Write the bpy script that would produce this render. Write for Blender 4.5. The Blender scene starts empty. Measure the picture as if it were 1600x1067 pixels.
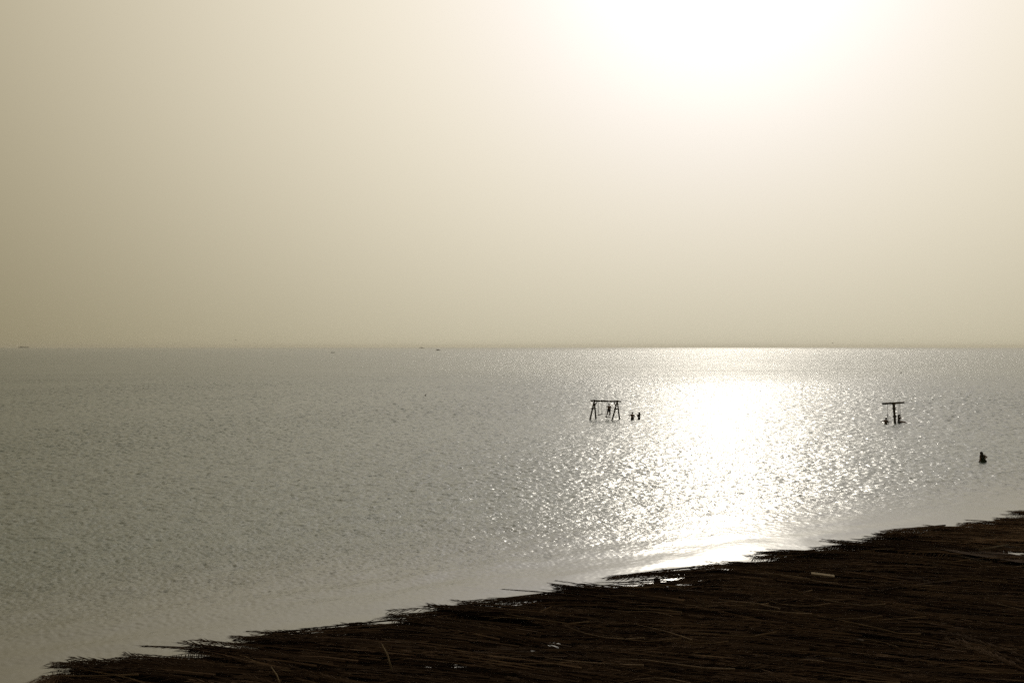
import bpy, bmesh, math, random
from mathutils import Vector, Matrix, noise
import numpy as np

rnd = random.Random(7)
C = bpy.context.scene.collection
scene = bpy.context.scene
R = math.radians

# ------------------------------------------------------------------ camera
CAM_H = 8.5          # eye height above the sea, metres
F = 1600 * 35 / 36   # focal length in photograph pixels (35 mm lens)
HZ = 542.0           # photograph row of the true horizon
cam_d = bpy.data.cameras.new('camera')
cam = bpy.data.objects.new('camera', cam_d); C.objects.link(cam)
cam.location = (0, 0, CAM_H)
cam.rotation_euler = (R(90) + math.atan((HZ - 533.5) / F), 0, 0)
cam_d.lens = 35; cam_d.sensor_width = 36
cam_d.clip_start = 0.1; cam_d.clip_end = 40000
scene.camera = cam

# ------------------------------------------------------------------ sky and sun
SUN_EL, SUN_AZ = R(22.0), math.atan(330 / F)      # azimuth clockwise from +Y
SUN = Vector((math.sin(SUN_AZ) * math.cos(SUN_EL), math.cos(SUN_AZ) * math.cos(SUN_EL), math.sin(SUN_EL)))
world = bpy.data.worlds.new('World'); scene.world = world; world.use_nodes = True
nt = world.node_tree; N = nt.nodes; LK = nt.links

def wn(tree, kind, **kw):
    n = tree.nodes.new(kind)
    for k, v in kw.items(): setattr(n, k, v)
    return n

def math_node(tree, op, a, b=None, c=None, clamp=False):
    n = tree.nodes.new('ShaderNodeMath'); n.operation = op; n.use_clamp = clamp
    for i, v in enumerate((a, b, c)):
        if v is None: continue
        if isinstance(v, (int, float)): n.inputs[i].default_value = v
        else: tree.links.new(v, n.inputs[i])
    return n.outputs[0]

sky = wn(nt, 'ShaderNodeTexSky', sky_type='NISHITA', sun_disc=False)
sky.sun_elevation = SUN_EL; sky.sun_rotation = SUN_AZ
sky.dust_density = 10; sky.air_density = 1.0
geo = wn(nt, 'ShaderNodeTexCoord')
vm = wn(nt, 'ShaderNodeVectorMath', operation='DOT_PRODUCT'); vm.inputs[1].default_value = SUN
nrm = wn(nt, 'ShaderNodeVectorMath', operation='NORMALIZE')
LK.new(geo.outputs['Generated'], nrm.inputs[0]); LK.new(nrm.outputs[0], vm.inputs[0])
theta = math_node(nt, 'ARCCOSINE', math_node(nt, 'MINIMUM', vm.outputs['Value'], 0.99999))
sep = wn(nt, 'ShaderNodeSeparateXYZ'); LK.new(nrm.outputs[0], sep.inputs[0])
elev = math_node(nt, 'MAXIMUM', math_node(nt, 'ARCSINE', sep.outputs['Z']), 0.0)
# dust thickens towards the horizon and swallows light there
thick = math_node(nt, 'EXPONENT', math_node(nt, 'DIVIDE', elev, -0.26))
def lobe(w, a):
    q = math_node(nt, 'DIVIDE', theta, w)
    return math_node(nt, 'MULTIPLY', math_node(nt, 'EXPONENT', math_node(nt, 'MULTIPLY', math_node(nt, 'MULTIPLY', q, q), -1.0)), a)
chan = []
for w, a, b, cw, ca, dust in ((0.715, 1.055, 0.095, 0.115, 0.38, 0.320), (0.695, 0.985, 0.080, 0.12, 0.40, 0.318), (0.63, 0.870, 0.056, 0.17, 0.36, 0.375)):
    airy = math_node(nt, 'SUBTRACT', 1.0, math_node(nt, 'MULTIPLY', thick, dust))
    chan.append(math_node(nt, 'MULTIPLY', math_node(nt, 'ADD', math_node(nt, 'ADD', lobe(w, a), b), lobe(cw, ca)), airy))
comb = wn(nt, 'ShaderNodeCombineXYZ')
for i in range(3): LK.new(chan[i], comb.inputs[i])
veil = wn(nt, 'ShaderNodeVectorMath', operation='SCALE'); veil.inputs['Scale'].default_value = 10.0
LK.new(comb.outputs[0], veil.inputs[0])
thin = wn(nt, 'ShaderNodeVectorMath', operation='SCALE'); thin.inputs['Scale'].default_value = 0.004
LK.new(sky.outputs[0], thin.inputs[0])
tot = wn(nt, 'ShaderNodeVectorMath', operation='ADD')
LK.new(veil.outputs[0], tot.inputs[0]); LK.new(thin.outputs[0], tot.inputs[1])
bg = N['Background']; bg.inputs['Strength'].default_value = 0.1
LK.new(tot.outputs[0], bg.inputs['Color'])

sun_d = bpy.data.lights.new('sun', 'SUN'); sun_d.energy = 0.35; sun_d.angle = R(6.0); sun_d.color = (1.0, 0.93, 0.80)
sun = bpy.data.objects.new('sun', sun_d); C.objects.link(sun)
sun.location = SUN * 100
sun.rotation_euler = SUN.to_track_quat('Z', 'Y').to_euler()

vs = scene.view_settings
vs.view_transform = 'Standard'; vs.look = 'None'; vs.exposure = 0.0; vs.gamma = 1.0; vs.use_curve_mapping = False
scene.cycles.use_denoising = False
scene.cycles.max_bounces = 6; scene.cycles.volume_bounces = 1
scene.cycles.sample_clamp_direct = 5.0; scene.cycles.sample_clamp_indirect = 2.0; scene.cycles.caustics_reflective = False; scene.cycles.caustics_refractive = False

# ------------------------------------------------------------------ helpers
def tag(o, label=None, cat=None, group=None, kind=None):
    if label: o['label'] = label
    if cat: o['category'] = cat
    if group: o['group'] = group
    if kind: o['kind'] = kind
    return o

def empty(name, loc=(0, 0, 0)):
    o = bpy.data.objects.new(name, None); C.objects.link(o); o.location = loc
    o.empty_display_size = 0.2
    return o

def link(name, me, mat=None, parent=None, smooth=False):
    o = bpy.data.objects.new(name, me); C.objects.link(o)
    if mat and not me.materials: me.materials.append(mat)
    if parent is not None:
        o.parent = parent
        if parent.location.length: o.matrix_parent_inverse = Matrix.Translation(parent.location).inverted()
    if smooth:
        me.polygons.foreach_set('use_smooth', [True] * len(me.polygons))
    return o

class MB:
    """collects vertices and faces in world coordinates"""
    def __init__(s): s.v = []; s.f = []
    def add(s, v, f):
        b = len(s.v); s.v += [tuple(p) for p in v]; s.f += [tuple(i + b for i in q) for q in f]
    def tube(s, pts, radii, n=8, cap=True):
        pts = [Vector(p) for p in pts]; rings = []
        for i, p in enumerate(pts):
            d = (pts[min(i + 1, len(pts) - 1)] - pts[max(i - 1, 0)]).normalized()
            a = d.cross(Vector((0, 0, 1)))
            if a.length < 1e-3: a = d.cross(Vector((0, 1, 0)))
            a.normalize(); b = d.cross(a)
            r = radii[i] if isinstance(radii, (list, tuple)) else radii
            rings.append([p + (a * math.cos(k * 2 * math.pi / n) + b * math.sin(k * 2 * math.pi / n)) * r for k in range(n)])
        v = [q for rg in rings for q in rg]; f = []
        for i in range(len(rings) - 1):
            for k in range(n):
                f.append((i * n + k, i * n + (k + 1) % n, (i + 1) * n + (k + 1) % n, (i + 1) * n + k))
        if cap:
            f.append(tuple(range(n - 1, -1, -1))); m = (len(rings) - 1) * n
            f.append(tuple(m + k for k in range(n)))
        s.add(v, f); return s
    def box(s, c, size, rot=None):
        c = Vector(c); h = Vector(size) / 2; M = rot or Matrix.Identity(3)
        v = [c + M @ Vector((x * h.x, y * h.y, z * h.z)) for x in (-1, 1) for y in (-1, 1) for z in (-1, 1)]
        s.add(v, [(0, 1, 3, 2), (4, 6, 7, 5), (0, 4, 5, 1), (2, 3, 7, 6), (0, 2, 6, 4), (1, 5, 7, 3)]); return s
    def ball(s, c, r, nu=12, nv=8):
        c = Vector(c); r = Vector(r) if not isinstance(r, (int, float)) else Vector((r, r, r))
        v = [c + Vector((0, 0, r.z))]
        for j in range(1, nv):
            a = math.pi * j / nv
            for i in range(nu):
                b = 2 * math.pi * i / nu
                v.append(c + Vector((r.x * math.sin(a) * math.cos(b), r.y * math.sin(a) * math.sin(b), r.z * math.cos(a))))
        v.append(c - Vector((0, 0, r.z))); f = []
        for i in range(nu): f.append((0, 1 + i, 1 + (i + 1) % nu))
        for j in range(nv - 2):
            for i in range(nu):
                a = 1 + j * nu + i; b = 1 + j * nu + (i + 1) % nu
                f.append((a, a + nu, b + nu, b))
        L = len(v) - 1; m = 1 + (nv - 2) * nu
        for i in range(nu): f.append((L, m + (i + 1) % nu, m + i))
        s.add(v, f); return s
    def limb(s, a, b, ra, rb, n=10):
        s.tube([a, b], [ra, rb], n); s.ball(a, ra, n, 6); s.ball(b, rb, n, 6); return s
    def mesh(s, name):
        me = bpy.data.meshes.new(name); me.from_pydata(s.v, [], s.f); me.validate(); me.update(); return me
    def build(s, name, mat, parent=None, smooth=False):
        return link(name, s.mesh(name), mat, parent, smooth)

def remeshed(mb, name, voxel=0.012):
    me = mb.mesh(name + '_source'); o = bpy.data.objects.new(name, me); C.objects.link(o)
    m = o.modifiers.new('r', 'REMESH'); m.mode = 'VOXEL'; m.voxel_size = voxel; m.use_smooth_shade = True
    sm = o.modifiers.new('s', 'SMOOTH'); sm.iterations = 3; sm.factor = 0.5
    dg = bpy.context.evaluated_depsgraph_get(); dg.update()
    out = bpy.data.meshes.new_from_object(o.evaluated_get(dg)); out.name = name
    bpy.data.objects.remove(o); bpy.data.meshes.remove(me)
    return out

def gp(px, py, z=0.0):
    """ground point seen at a photograph pixel, on the level z"""
    d = (CAM_H - z) * F / (py - HZ)
    return Vector(((px - 800) / F * d, d, z))
def wp(px, py, d):
    return Vector(((px - 800) / F * d, d, CAM_H - (py - HZ) / F * d))

# ------------------------------------------------------------------ materials
def mat(name, col, rough=0.8, spec=0.3, var=0.25, scale=6.0, stretch=(1, 1, 1), bump=0.0):
    m = bpy.data.materials.new(name); m.use_nodes = True; t = m.node_tree
    b = t.nodes['Principled BSDF']; b.inputs['Roughness'].default_value = rough
    b.inputs['Specular IOR Level'].default_value = spec
    tc = t.nodes.new('ShaderNodeTexCoord'); mp = t.nodes.new('ShaderNodeMapping'); mp.inputs['Scale'].default_value = stretch
    t.links.new(tc.outputs['Object'], mp.inputs[0])
    nz = t.nodes.new('ShaderNodeTexNoise'); nz.inputs['Scale'].default_value = scale; nz.inputs['Detail'].default_value = 4
    t.links.new(mp.outputs[0], nz.inputs['Vector'])
    rp = t.nodes.new('ShaderNodeValToRGB')
    rp.color_ramp.elements[0].position = 0.3; rp.color_ramp.elements[1].position = 0.7
    rp.color_ramp.elements[0].color = tuple(c * (1 - var) for c in col) + (1,)
    rp.color_ramp.elements[1].color = tuple(min(1, c * (1 + var)) for c in col) + (1,)
    t.links.new(nz.outputs['Fac'], rp.inputs[0]); t.links.new(rp.outputs[0], b.inputs['Base Color'])
    if bump:
        bp = t.nodes.new('ShaderNodeBump'); bp.inputs['Distance'].default_value = bump
        t.links.new(nz.outputs['Fac'], bp.inputs['Height']); t.links.new(bp.outputs[0], b.inputs['Normal'])
    return m

M_WOOD = mat('weathered_wood', (0.15, 0.12, 0.085), 0.9, 0.1, 0.4, 5, (1, 1, 0.15), 0.01)
M_POST = mat('dark_post_wood', (0.05, 0.036, 0.025), 0.95, 0.05, 0.4, 8, (1, 1, 0.12), 0.01)
M_PALE = mat('pale_dry_wood', (0.30, 0.24, 0.16), 0.9, 0.1, 0.3, 12, (1, 1, 1), 0.004)
M_ROPE = mat('rope', (0.10, 0.085, 0.06), 0.95, 0.05, 0.3, 60)
M_SKIN = mat('skin', (0.34, 0.20, 0.14), 0.6, 0.3, 0.12, 8)
M_HAIR = mat('dark_hair', (0.03, 0.02, 0.014), 0.6, 0.3, 0.3, 30, (1, 1, .2))
M_CLOTH = mat('dark_swimwear', (0.06, 0.06, 0.07), 0.8, 0.2, 0.2, 20)
M_CLOTHG = mat('green_swimwear', (0.05, 0.075, 0.035), 0.8, 0.2, 0.2, 20)
M_HULL = mat('boat_hull_paint', (0.24, 0.23, 0.21), 0.6, 0.3, 0.2, 1)
M_CABIN = mat('boat_cabin_paint', (0.5, 0.48, 0.45), 0.6, 0.3, 0.1, 1)
M_GLASS = mat('dark_window', (0.02, 0.022, 0.025), 0.2, 0.5, 0.1, 1)
M_BUOY = mat('buoy_plastic', (0.12, 0.05, 0.03), 0.6, 0.3, 0.2, 4)
M_FEATHER = mat('gull_feathers', (0.16, 0.15, 0.14), 0.9, 0.1, 0.2, 8)

def palm_material():
    m = bpy.data.materials.new('dry_palm'); m.use_nodes = True; t = m.node_tree; b = t.nodes['Principled BSDF']
    b.inputs['Roughness'].default_value = 1.0; b.inputs['Specular IOR Level'].default_value = 0.06
    oi = t.nodes.new('ShaderNodeObjectInfo'); at = t.nodes.new('ShaderNodeAttribute'); at.attribute_name = 'tone'
    g = t.nodes.new('ShaderNodeNewGeometry'); nz = t.nodes.new('ShaderNodeTexNoise'); nz.inputs['Scale'].default_value = 1.1; nz.inputs['Detail'].default_value = 5
    t.links.new(g.outputs['Position'], nz.inputs['Vector'])
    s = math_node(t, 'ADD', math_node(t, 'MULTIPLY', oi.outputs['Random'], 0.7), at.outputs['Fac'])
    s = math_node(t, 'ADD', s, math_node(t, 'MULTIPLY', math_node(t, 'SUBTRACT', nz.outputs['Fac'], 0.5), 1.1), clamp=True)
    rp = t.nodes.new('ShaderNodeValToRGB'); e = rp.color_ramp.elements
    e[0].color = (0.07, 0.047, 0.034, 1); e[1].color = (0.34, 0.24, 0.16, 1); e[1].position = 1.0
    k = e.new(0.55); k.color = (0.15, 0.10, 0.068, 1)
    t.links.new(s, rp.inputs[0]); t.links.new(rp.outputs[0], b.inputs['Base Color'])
    return m
M_PALM = palm_material()

# ------------------------------------------------------------------ shelter frame of reference
P0 = gp(80, 1040, 3.5)                        # the sea-side corner of the roof
U = Vector((22.9, 14.5, 0)).normalized()      # along the sea edge
NV = Vector((-U.y, U.x, 0))                   # towards the sea
def st(s, t, z=0.0): 
    p = P0 + U * s + NV * t; return Vector((p.x, p.y, z))
def to_st(p):
    q = Vector((p[0], p[1], 0)) - Vector((P0.x, P0.y, 0)); return q.dot(U), q.dot(NV)
SHORE_T = 3.8
CHOP = 0.37     # RMS slope of the wind chop

# ------------------------------------------------------------------ sea
def sea_material():
    m = bpy.data.materials.new('sea_water'); m.use_nodes = True; t = m.node_tree; b = t.nodes['Principled BSDF']
    L = t.links
    g = t.nodes.new('ShaderNodeNewGeometry')
    dp = t.nodes.new('ShaderNodeVectorMath'); dp.operation = 'DOT_PRODUCT'; dp.inputs[1].default_value = NV
    L.new(g.outputs['Position'], dp.inputs[0])
    tt = math_node(t, 'SUBTRACT', dp.outputs['Value'], P0.dot(NV))
    ds = t.nodes.new('ShaderNodeVectorMath'); ds.operation = 'DOT_PRODUCT'; ds.inputs[1].default_value = U
    L.new(g.outputs['Position'], ds.inputs[0])
    def noise_tex(scale, detail, stretch, rough=0.5, rot=0.0):
        mp = t.nodes.new('ShaderNodeMapping'); mp.inputs['Scale'].default_value = stretch; mp.inputs['Rotation'].default_value = (0, 0, rot)
        L.new(g.outputs['Position'], mp.inputs[0])
        n = t.nodes.new('ShaderNodeTexNoise'); n.inputs['Scale'].default_value = scale; n.inputs['Detail'].default_value = detail
        n.inputs['Roughness'].default_value = rough
        L.new(mp.outputs[0], n.inputs['Vector']); return n.outputs['Fac']
    warp = noise_tex(0.06, 2, (1, 1, 1))
    tw = math_node(t, 'ADD', tt, math_node(t, 'MULTIPLY', math_node(t, 'SUBTRACT', warp, 0.5), 14.0))
    def smooth(x, lo, hi):
        mr = t.nodes.new('ShaderNodeMapRange'); mr.interpolation_type = 'SMOOTHSTEP'
        mr.inputs['From Min'].default_value = lo; mr.inputs['From Max'].default_value = hi
        L.new(x, mr.inputs['Value']); return mr.outputs[0]
    open_w = smooth(tw, 11.0, 24.0)                    # ripples die out in the sheltered shallows
    gust = noise_tex(0.025, 3, (0.5, 1.3, 1), 0.55)
    gust = math_node(t, 'ADD', math_node(t, 'MULTIPLY', gust, 1.3), 0.35)
    rip = noise_tex(2.2, 2.0, (0.7, 1.1, 1), 0.5, 0.10)
    rip2 = noise_tex(7.5, 2.0, (0.8, 1.1, 1), 0.55, -0.15)
    sw = noise_tex(0.28, 2.0, (0.6, 1.1, 1), 0.5, 0.1)
    amp = math_node(t, 'MULTIPLY', math_node(t, 'ADD', math_node(t, 'MULTIPLY', open_w, 0.94), 0.06), gust)
    ln = t.nodes.new('ShaderNodeVectorMath'); ln.operation = 'LENGTH'; L.new(g.outputs['Position'], ln.inputs[0])
    far = smooth(ln.outputs['Value'], 90.0, 380.0)      # beyond the modelled chop the ripples are relief only
    h = math_node(t, 'ADD', math_node(t, 'MULTIPLY', math_node(t, 'MULTIPLY', rip, far), 0.40), math_node(t, 'MULTIPLY', rip2, 0.036))
    h = math_node(t, 'MULTIPLY', h, amp)
    h = math_node(t, 'ADD', h, math_node(t, 'MULTIPLY', math_node(t, 'MULTIPLY', sw, 0.06), math_node(t, 'ADD', math_node(t, 'MULTIPLY', open_w, .7), .3)))
    # low wavelets running in to the beach
    ph = math_node(t, 'ADD', math_node(t, 'MULTIPLY', tt, 2.6), math_node(t, 'MULTIPLY', noise_tex(0.22, 2, (1, 1, 1)), 9.0))
    wl = math_node(t, 'MULTIPLY', math_node(t, 'SINE', ph), math_node(t, 'MULTIPLY', math_node(t, 'SUBTRACT', 1.0, open_w), 0.016))
    h = math_node(t, 'ADD', h, wl)
    bp = t.nodes.new('ShaderNodeBump'); bp.inputs['Distance'].default_value = 1.0; bp.inputs['Strength'].default_value = 1.0
    L.new(h, bp.inputs['Height']); L.new(bp.outputs[0], b.inputs['Normal'])
    deep = smooth(tw, 6.0, 30.0)
    patch = noise_tex(0.012, 3, (0.6, 1.4, 1))
    c1 = t.nodes.new('ShaderNodeMix'); c1.data_type = 'RGBA'
    c1.inputs['A'].default_value = (0.034, 0.084, 0.070, 1); c1.inputs['B'].default_value = (0.048, 0.104, 0.086, 1)
    L.new(smooth(patch, 0.35, 0.65), c1.inputs['Factor'])
    cm = t.nodes.new('ShaderNodeMix'); cm.data_type = 'RGBA'
    cm.inputs['A'].default_value = (0.09, 0.085, 0.06, 1); L.new(c1.outputs['Result'], cm.inputs['B'])
    L.new(deep, cm.inputs['Factor']); L.new(cm.outputs['Result'], b.inputs['Base Color'])
    b.inputs['Roughness'].default_value = 0.25; b.inputs['IOR'].default_value = 2.5
    return m

SEA = 11800
def wave_tile(n, size, peak, cut, slope, wind, spread, seed):
    """tileable wind-chop: heights and sideways shifts from a directional spectrum, scaled to an RMS slope"""
    g = np.random.default_rng(seed)
    k1 = np.fft.fftfreq(n, size / n) * 2 * np.pi; kx, ky = np.meshgrid(k1, k1); k = np.hypot(kx, ky); k[0, 0] = 1e-6
    kp = 2 * np.pi / peak
    sp = np.exp(-1.25 * (kp / k) ** 2) / k ** 4.2 * np.exp(-(k * cut / (2 * np.pi)) ** 2)
    cosd = (kx * math.cos(wind) + ky * math.sin(wind)) / k
    sp *= np.abs(cosd) ** spread + 0.55
    sp[0, 0] = 0
    H = np.sqrt(sp) * (g.standard_normal((n, n)) + 1j * g.standard_normal((n, n)))
    h = np.fft.ifft2(H).real
    sx = np.fft.ifft2(1j * kx * H).real; sy = np.fft.ifft2(1j * ky * H).real
    q = slope / np.sqrt((sx ** 2 + sy ** 2).mean())
    dx = np.fft.ifft2(-1j * kx / k * H).real; dy = np.fft.ifft2(-1j * ky / k * H).real
    return np.stack([dx, dy, h], 2) * q, size
def sample_tile(tile, X, Y, rot=0.0):
    A, size = tile; n = A.shape[0]; c, s_ = math.cos(rot), math.sin(rot)
    u = ((X * c + Y * s_) / size * n) % n; v = ((-X * s_ + Y * c) / size * n) % n
    i = u.astype(int) % n; j = v.astype(int) % n; fu = (u - np.floor(u))[..., None]; fv = (v - np.floor(v))[..., None]; i1 = (i + 1) % n; j1 = (j + 1) % n
    w = (A[j, i] * (1 - fu) + A[j, i1] * fu) * (1 - fv) + (A[j1, i] * (1 - fu) + A[j1, i1] * fu) * fv
    return np.stack([w[..., 0] * c - w[..., 1] * s_, w[..., 0] * s_ + w[..., 1] * c, w[..., 2]], -1)
T1 = wave_tile(1024, 37.0, 0.27, 0.09, CHOP, R(82), 1.0, 4)
T1b = wave_tile(1024, 67.0, 0.6, 0.17, CHOP, R(78), 1.0, 14)
T1c = wave_tile(1024, 101.0, 1.0, 0.28, CHOP, R(84), 1.0, 24)
T2 = wave_tile(512, 97.0, 3.4, 1.2, CHOP * 0.13, R(100), 2.0, 9)
half = R(34); na = 800
ang = np.concatenate([np.arange(-R(100), -half, R(6)), np.linspace(-half, half, na), np.arange(half + R(6), R(100.1), R(6))])
rr = [0.5, 6, 12, 16]; x = 19.0
while x < 420: rr.append(x); x *= 1.0024
while x < SEA: rr.append(x); x *= 1.035
rr.append(SEA); rr = np.array(rr)
RR, AA = np.meshgrid(rr, ang, indexing='ij'); X = RR * np.sin(AA); Y = RR * np.cos(AA)
tt = (X - P0.x) * NV.x + (Y - P0.y) * NV.y
warp = sum(np.sin(X * a_ + Y * b_ + c_) for a_, b_, c_ in ((.11, .05, 1.), (-.06, .13, 2.), (.19, -.12, .4))) / 3
tw = tt + warp * 3.0
sm = lambda v, lo, hi: (lambda q: q * q * (3 - 2 * q))(np.clip((v - lo) / (hi - lo), 0, 1))
gust = 1.0 + 0.16 * sum(np.sin(X * a_ + Y * b_ + c_) for a_, b_, c_ in ((.053, .021, 1.), (-.071, .035, 2.), (.094, -.08, .4))) / 1.7
amp = (sm(tw, 11.0, 24) * 0.91 + 0.09) * gust * (1 - sm(RR, 230, 410))
fine = (np.abs(AA) <= half + 1e-6)
m1 = sm(RR, 34, 85)[..., None]; m2 = sm(RR, 90, 210)[..., None]     # chop grows longer with fetch, away from the beach
disp = sample_tile(T1, X, Y) * np.sqrt(1 - m1) + sample_tile(T1b, X, Y, .2) * np.sqrt(m1 * (1 - m2)) + sample_tile(T1c, X, Y, -.1) * np.sqrt(m2) + sample_tile(T2, X, Y, 0.35)
disp *= (amp * fine)[..., None]
edge = 1 - sm(np.abs(AA), half - R(2), half); disp *= edge[..., None]
P = np.stack([X + disp[..., 0] * .8, Y + disp[..., 1] * .8, disp[..., 2]], -1).reshape(-1, 3)
nr, nc = RR.shape
ii, jj = np.meshgrid(np.arange(nr - 1), np.arange(nc - 1), indexing='ij'); a_ = (ii * nc + jj).ravel()
Q = np.stack([a_, a_ + nc, a_ + nc + 1, a_ + 1], 1)[:, ::-1]
me = bpy.data.meshes.new('sea'); me.vertices.add(len(P)); me.vertices.foreach_set('co', P.ravel())
me.loops.add(Q.size); me.loops.foreach_set('vertex_index', Q.ravel().astype(np.int32))
me.polygons.add(len(Q)); me.polygons.foreach_set('loop_start', np.arange(0, Q.size, 4, dtype=np.int32))
me.polygons.foreach_set('use_smooth', np.ones(len(Q), dtype=bool))
me.update(calc_edges=True)
sea = tag(link('sea', me, sea_material()), 'hazy grey green rippled sea with a broad sun glitter path', None, None, 'structure')

# ------------------------------------------------------------------ beach and sea bed (one sheet)
def sand_h(s, t):
    if t < SHORE_T: z = min(0.9, (SHORE_T - t) * 0.075)
    else: z = max(-0.85, -(t - SHORE_T) * 0.05)
    return z + 0.03 * noise.noise(Vector((s * 0.5, t * 0.5, 3))) + 0.10 * noise.noise(Vector((s * 0.08, t * 0.08, 9)))
ts = [-60, -45, -34] + [-28 + i * 0.8 for i in range(60)] + [22, 28, 40, 70, 110, 160]
ss = [-150, -90, -50] + [-30 + i * 1.2 for i in range(80)] + [75, 100, 150, 220]
V = []; Fc = []
for t in ts:
    for s in ss: V.append(st(s, t, sand_h(s, t)))
for j in range(len(ts) - 1):
    for i in range(len(ss) - 1):
        a = j * len(ss) + i; Fc.append((a, a + 1, a + len(ss) + 1, a + len(ss)))
mb = MB(); mb.add(V, Fc)
M_SAND = mat('sand', (0.30, 0.24, 0.16), 0.9, 0.2, 0.15, 0.8, (1, 1, 1), 0.02)
tag(mb.build('beach', M_SAND, None, True), 'sandy beach sloping into the shallows under the palm roof', None, None, 'structure')

# ------------------------------------------------------------------ palm fronds
FL = 2.4   # frond length
def frond(seed, droop=0.3, curve=0.05, sweep=(22, 38), pairs=30, leaf=0.36):
    r = random.Random(seed); mb = MB(); side = r.uniform(-0.05, 0.05)
    def rach(x):                           # x 0..1 along the stem
        return Vector((x * FL, side * FL * (x * x - x * 0.4), -curve * FL * x ** 2.4))
    xs = [0, 0.25, 0.5, 0.75, 1.0]
    mb.tube([rach(x) for x in xs], [0.020, 0.016, 0.012, 0.008, 0.003], 4, False)
    for i in range(pairs):
        x = 0.14 + 0.85 * (i + r.uniform(-.3, .3)) / pairs
        p = rach(x); ln = leaf * (1.0 - 0.55 * x) * r.uniform(0.7, 1.1) * (0.6 + 0.8 * min(1, x / 0.35) * 0.5)
        for sg in (-1, 1):
            if r.random() < 0.06: continue
            a = R(r.uniform(*sweep)); dn = droop * r.uniform(0.3, 1.5)
            d = Vector((math.cos(a), sg * math.sin(a), -dn)).normalized()
            w = Vector((-math.sin(a) * sg, math.cos(a), r.uniform(-.5, .5))).normalized() * 0.009
            m1 = p + d * ln * 0.4; tip = p + d * ln + Vector((0, 0, -droop * ln * 0.3))
            mb.add([p, m1 + w, tip, m1 - w], [(0, 1, 2, 3)])
    return mb
FLAT = [frond(100 + i, 0.10, 0.01 + 0.006 * i, (9, 26), 40, 0.42) for i in range(7)]
DROOP = [frond(200 + i, 0.8 + 0.25 * i, 0.07 + 0.02 * i, (18, 50), 48, 0.30) for i in range(5)]
FLAT_ME = []; DROOP_ME = []
for lst, out in ((FLAT, FLAT_ME), (DROOP, DROOP_ME)):
    for f in lst:
        me = f.mesh('palm_frond'); me.materials.append(M_PALM); out.append(me)
M_RIB = mat('dry_frond_rib', (0.20, 0.145, 0.095), 0.95, 0.05, 0.45, 4)
RIBS = []
for i in range(4):
    q = random.Random(300 + i); b_ = q.uniform(-.12, .12)
    m_ = MB().tube([(x_ * 1.9 - .9, b_ * (x_ * 2 - 1) ** 2 * 1.2, .03 * q.uniform(-1, 1)) for x_ in (0, .25, .5, .75, 1)], [.021, .018, .014, .010, .005], 5)
    me = m_.mesh('frond_rib'); me.materials.append(M_RIB); RIBS.append(me)
FLAT_NP = [(np.array(f.v), f.f) for f in FLAT]

# gaps in the thatch: photograph column, row, half width, half depth (metres)
GAPS = [(512, 986, .40, .13), (541, 992, .14, .12), (690, 958, .42, .12), (835, 936, .39, .11), (672, 1028, .07, .07),
        (718, 1026, .10, .10), (832, 1003, .08, .08), (868, 992, .12, .11), (1000, 911, .22, .14), (1030, 903, .48, .24), (1062, 904, .30, .14),
        (1105, 897, .34, .12), (950, 920, .25, .14), (1215, 884, .30, .14), (1255, 874, .25, .14), (1268, 868, .39, .10), (1348, 856, .22, .16), (1235, 922, .08, .06),
        (1100, 948, .08, .06), (1355, 877, .15, .1), (112, 1062, .16, .2), (600, 978, .2, .1), (175, 1030, .2, .12), (295, 1005, .12, .12), (1590, 862, .4, .22)]
GAPW = []
for px, py, hw, hd in GAPS:
    p = gp(px, py, 3.5); GAPW.append((p.x, p.y, hw, hd))
def in_gap(p, k=1.0, big=0.0):
    for gx, gy, hw, hd in GAPW:
        if hw < big: continue
        if ((p[0] - gx) / (hw * k)) ** 2 + ((p[1] - gy) / (hd * k * 2.0)) ** 2 < 1: return True
    return False

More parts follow.
